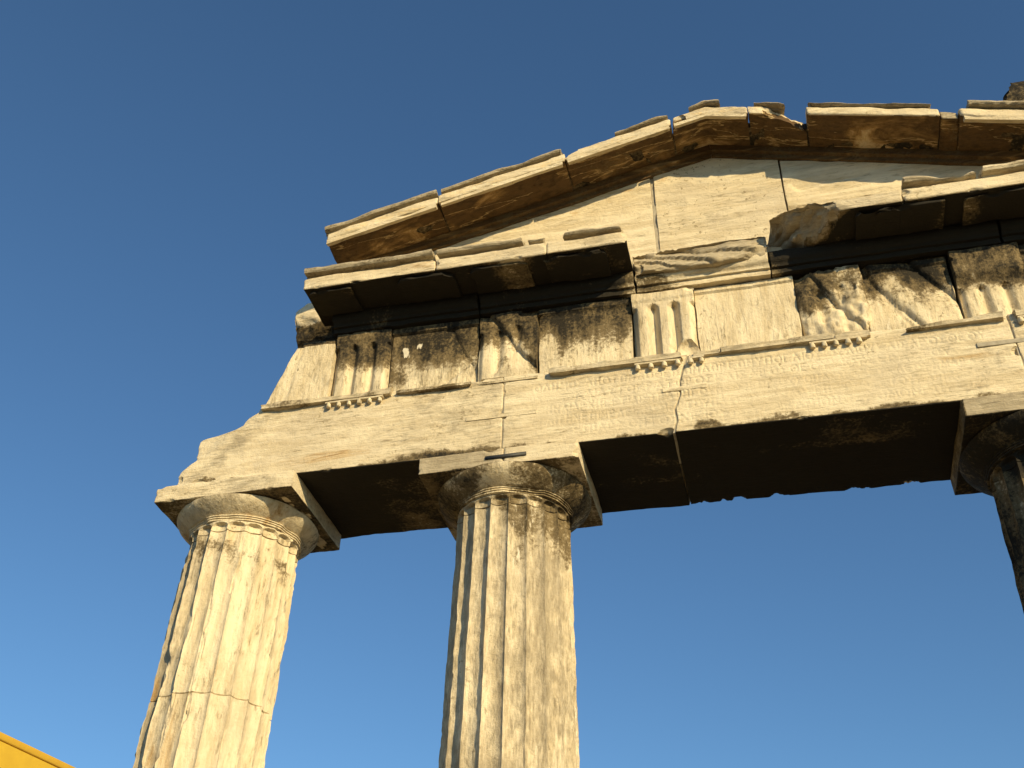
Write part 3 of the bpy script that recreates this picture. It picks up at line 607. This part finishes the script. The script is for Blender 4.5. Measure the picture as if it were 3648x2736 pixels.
# small moulding between wall and raking soffit
for (a, c, s) in ((-1.70, 2.198, 1), (2.202, 7.3, 2)):
    prism('raking_bed_moulding', [(.03, -.085), (-.025, -.082), (-.03, -.035), (-.07, -.028), (-.075, .06), (.03, .06)], a, c, seed=200 + s, amp=.004, shear=lambda x: zs(x) + .0, st=dict(ochre=1.0, crust_shade=.3), rag=.0)
def rake(a, c, seed, crown=(), bites=(), st=None, chips=5, label=None, spheres=(), y0=-.50, h=.105, lip=True):
    def wp(P): P = P.copy(); P[:, 2] += zs(P[:, 0]); return P
    base = dict(ochre=lambda P: np.where((P[:, 1] > y0 + .012) & (P[:, 2] < zs(P[:, 0]) + .10), .98 + .30 * fbm(P, 1.5, 3, seed), .05), crust_shade=lambda P: np.where((P[:, 1] > y0 + .012) & (P[:, 2] < zs(P[:, 0]) + .10), .12 + .25 * fbm(P, 1.1, 3, seed + 4), 0.), grey=.12)  # ochre-brown soffit, darkened further to paint the shade beneath the cornice
    base.update(st or {})
    g = block('raking_cornice_block', (a, c), (y0, .9), (.04, .04 + h), seed=seed, warp=wp, bites=[((p[0], p[1], p[2]), n, *m) for p, n, *m in bites], spheres=spheres, chips=chips, chip_r=(.02, .07), res=(.02, .035, .02), r=.032, amp=.012, nscale=3.2, st=base, mat='marble_veined', label=label)
    if lip: prism('drip_edge', [(y0 + .055, .006), (y0 + .010, .0), (y0 + .004, .05), (y0 + .06, .05)], a + .012, c - .012, g, seed=seed + 2, amp=.008, shear=zs, rag=.01, nsc=5, st=dict(grey=.2, ochre=.15))
    for (p, q, kp, sd) in crown:
        zt = .04 + h
        prism('crown_moulding', [(-.2, zt + .002), (y0 + .022, zt + .002), (y0 + .022, zt + .016), (y0 - .035, zt + .020), (y0 - .048, zt + .040), (y0 - .040, zt + .066), (y0 - .01, zt + .080), (-.2, zt + .082)],
              p, q, g, seed=sd, amp=.012, rag=.025, keep=kp, shear=zs, nsc=4, st=dict(grey=.8, crust_shade=.24))
    return g
for (a, c) in ((-1.70, 2.19), (2.21, 7.6)):
    block('raking_core', (a, c), (-.30, .8), (.05, .135), warp=lambda P: np.stack([P[:, 0], P[:, 1], P[:, 2] + zs(P[:, 0])], 1), res=(.1, .2, .1), r=.01, amp=.0, st=dict(crust_shade=.9))
rake(-1.765, -.572, 210, [(-1.80, -.575, None, 211)], chips=4, label='lowest block of the left raking cornice')
rake(-.566, .752, 220, [(-.57, .745, wear(.9, 2, 31), 221)], label='second block of the left raking cornice')
rake(.758, 1.849, 230, [(1.25, 1.835, wear(.72, 3, 33), 232)], chips=6, spheres=[((.72, -.5, 3.29), .10), ((1.85, -.52, 3.34), .06)], label='third block of the left raking cornice with a lost upper corner')
rake(1.852, 2.610, 240, [(2.03, 2.36, wear(.8, 4, 35), 241)], chips=5, spheres=[((1.84, -.52, 3.42), .12), ((2.62, -.55, 3.34), .09), ((2.40, -.56, 3.62), .06)], label='bent block at the top of the pediment')
rake(2.613, 3.154, 250, [(2.66, 2.98, wear(.75, 4, 37), 251)], chips=4, bites=[((2.76, -.5, 3.38), (.50, -.80, .05), .02)], lip=False, label='raking block with a big fresh break on its right front')
rake(3.158, 4.320, 260, [(3.18, 4.27, wear(.68, 2.5, 39), 261)], chips=9, lip=False, label='long right raking block with a worn lower edge')
rake(4.324, 4.480, 270, y0=-.465, lip=False, chips=2, st=dict(grey=.8, crust_shade=.35), label='dull grey filling piece between two raking blocks')
rake(4.486, 6.0, 280, [(4.56, 6.0, None, 281)])
rake(6.01, 7.75, 290, [(6.01, 7.75, None, 291)])

# ------------------------------------------------------------------ loose block lying on the right slope of the pediment
LB = block('stone_block', (4.93, 5.45), (-.36, .2), (0, .62), parent=None, seed=300, mat='marble_bedded', res=(.03, .04, .03), r=.06, amp=.05, nscale=3.5,
           warp=lambda P: np.stack([P[:, 0], P[:, 1], P[:, 2] + zs(P[:, 0]) + .145], 1), bites=[((5.02, -.2, 3.30), (-.75, -.2, .5), .03)], st=dict(grey=.7, crust_shade=.85))
LB['label'] = 'dark rough lump of stone lying on the right slope of the pediment'; LB['category'] = 'stone block'

# ------------------------------------------------------------------ yellow house on the left
ZH = 2.6
p1, p2 = on_z(0, 2606, ZH), on_z(272, 2736, ZH)
d = (p2 - p1); ln = np.linalg.norm(d); d /= ln; nrm = np.array([d[1], -d[0], 0])        # wall faces nrm (towards the gate)
a, L, D = p1 - d * 6.0, 6 + ln + 9.0, 7.0
HOUSE = bpy.data.objects.new('yellow_house', None); COL.objects.link(HOUSE)
HOUSE.location = (a[0], a[1], 0); HOUSE.rotation_euler = (0, 0, math.atan2(d[1], d[0]))
HOUSE['label'] = 'ochre-yellow plastered house beside the gate, only its top edge showing'; HOUSE['category'] = 'house'
WORLD[HOUSE] = np.zeros(3)
HT = ZH + Z0
def hbox(name, c, s, mat, parent=HOUSE):
    V, Q = boxv(c, s); o = link_mesh(name, V, Q, np.zeros((0, 3), int), mat, parent, smooth=False)
    bv = o.modifiers.new('b', 'BEVEL'); bv.width = .03; bv.segments = 2; return o
hbox('wall', (L / 2, D / 2, HT / 2 - .15), (L, D, HT - .02), 'yellow_stucco')
cp = hbox('coping', (L / 2, D / 2, HT - .07), (L + .008, D + .008, .16), 'orange_stucco')
hbox('roof', (L / 2, D / 2, HT + .02 - .01), (L - .8, D - .8, .06), 'dirt')
for k in range(5):
    for zc in (2.0, 5.6):
        wn = hbox('window', (2 + k * 3.6, -.005, zc), (1.1, .1, 1.9), 'shutter_paint')
        WORLD[wn] = np.array([2 + k * 3.6, -.005, zc])
        hbox('pane', (2 + k * 3.6, -.05, zc), (.8, .03, 1.6), 'window_glass', wn)
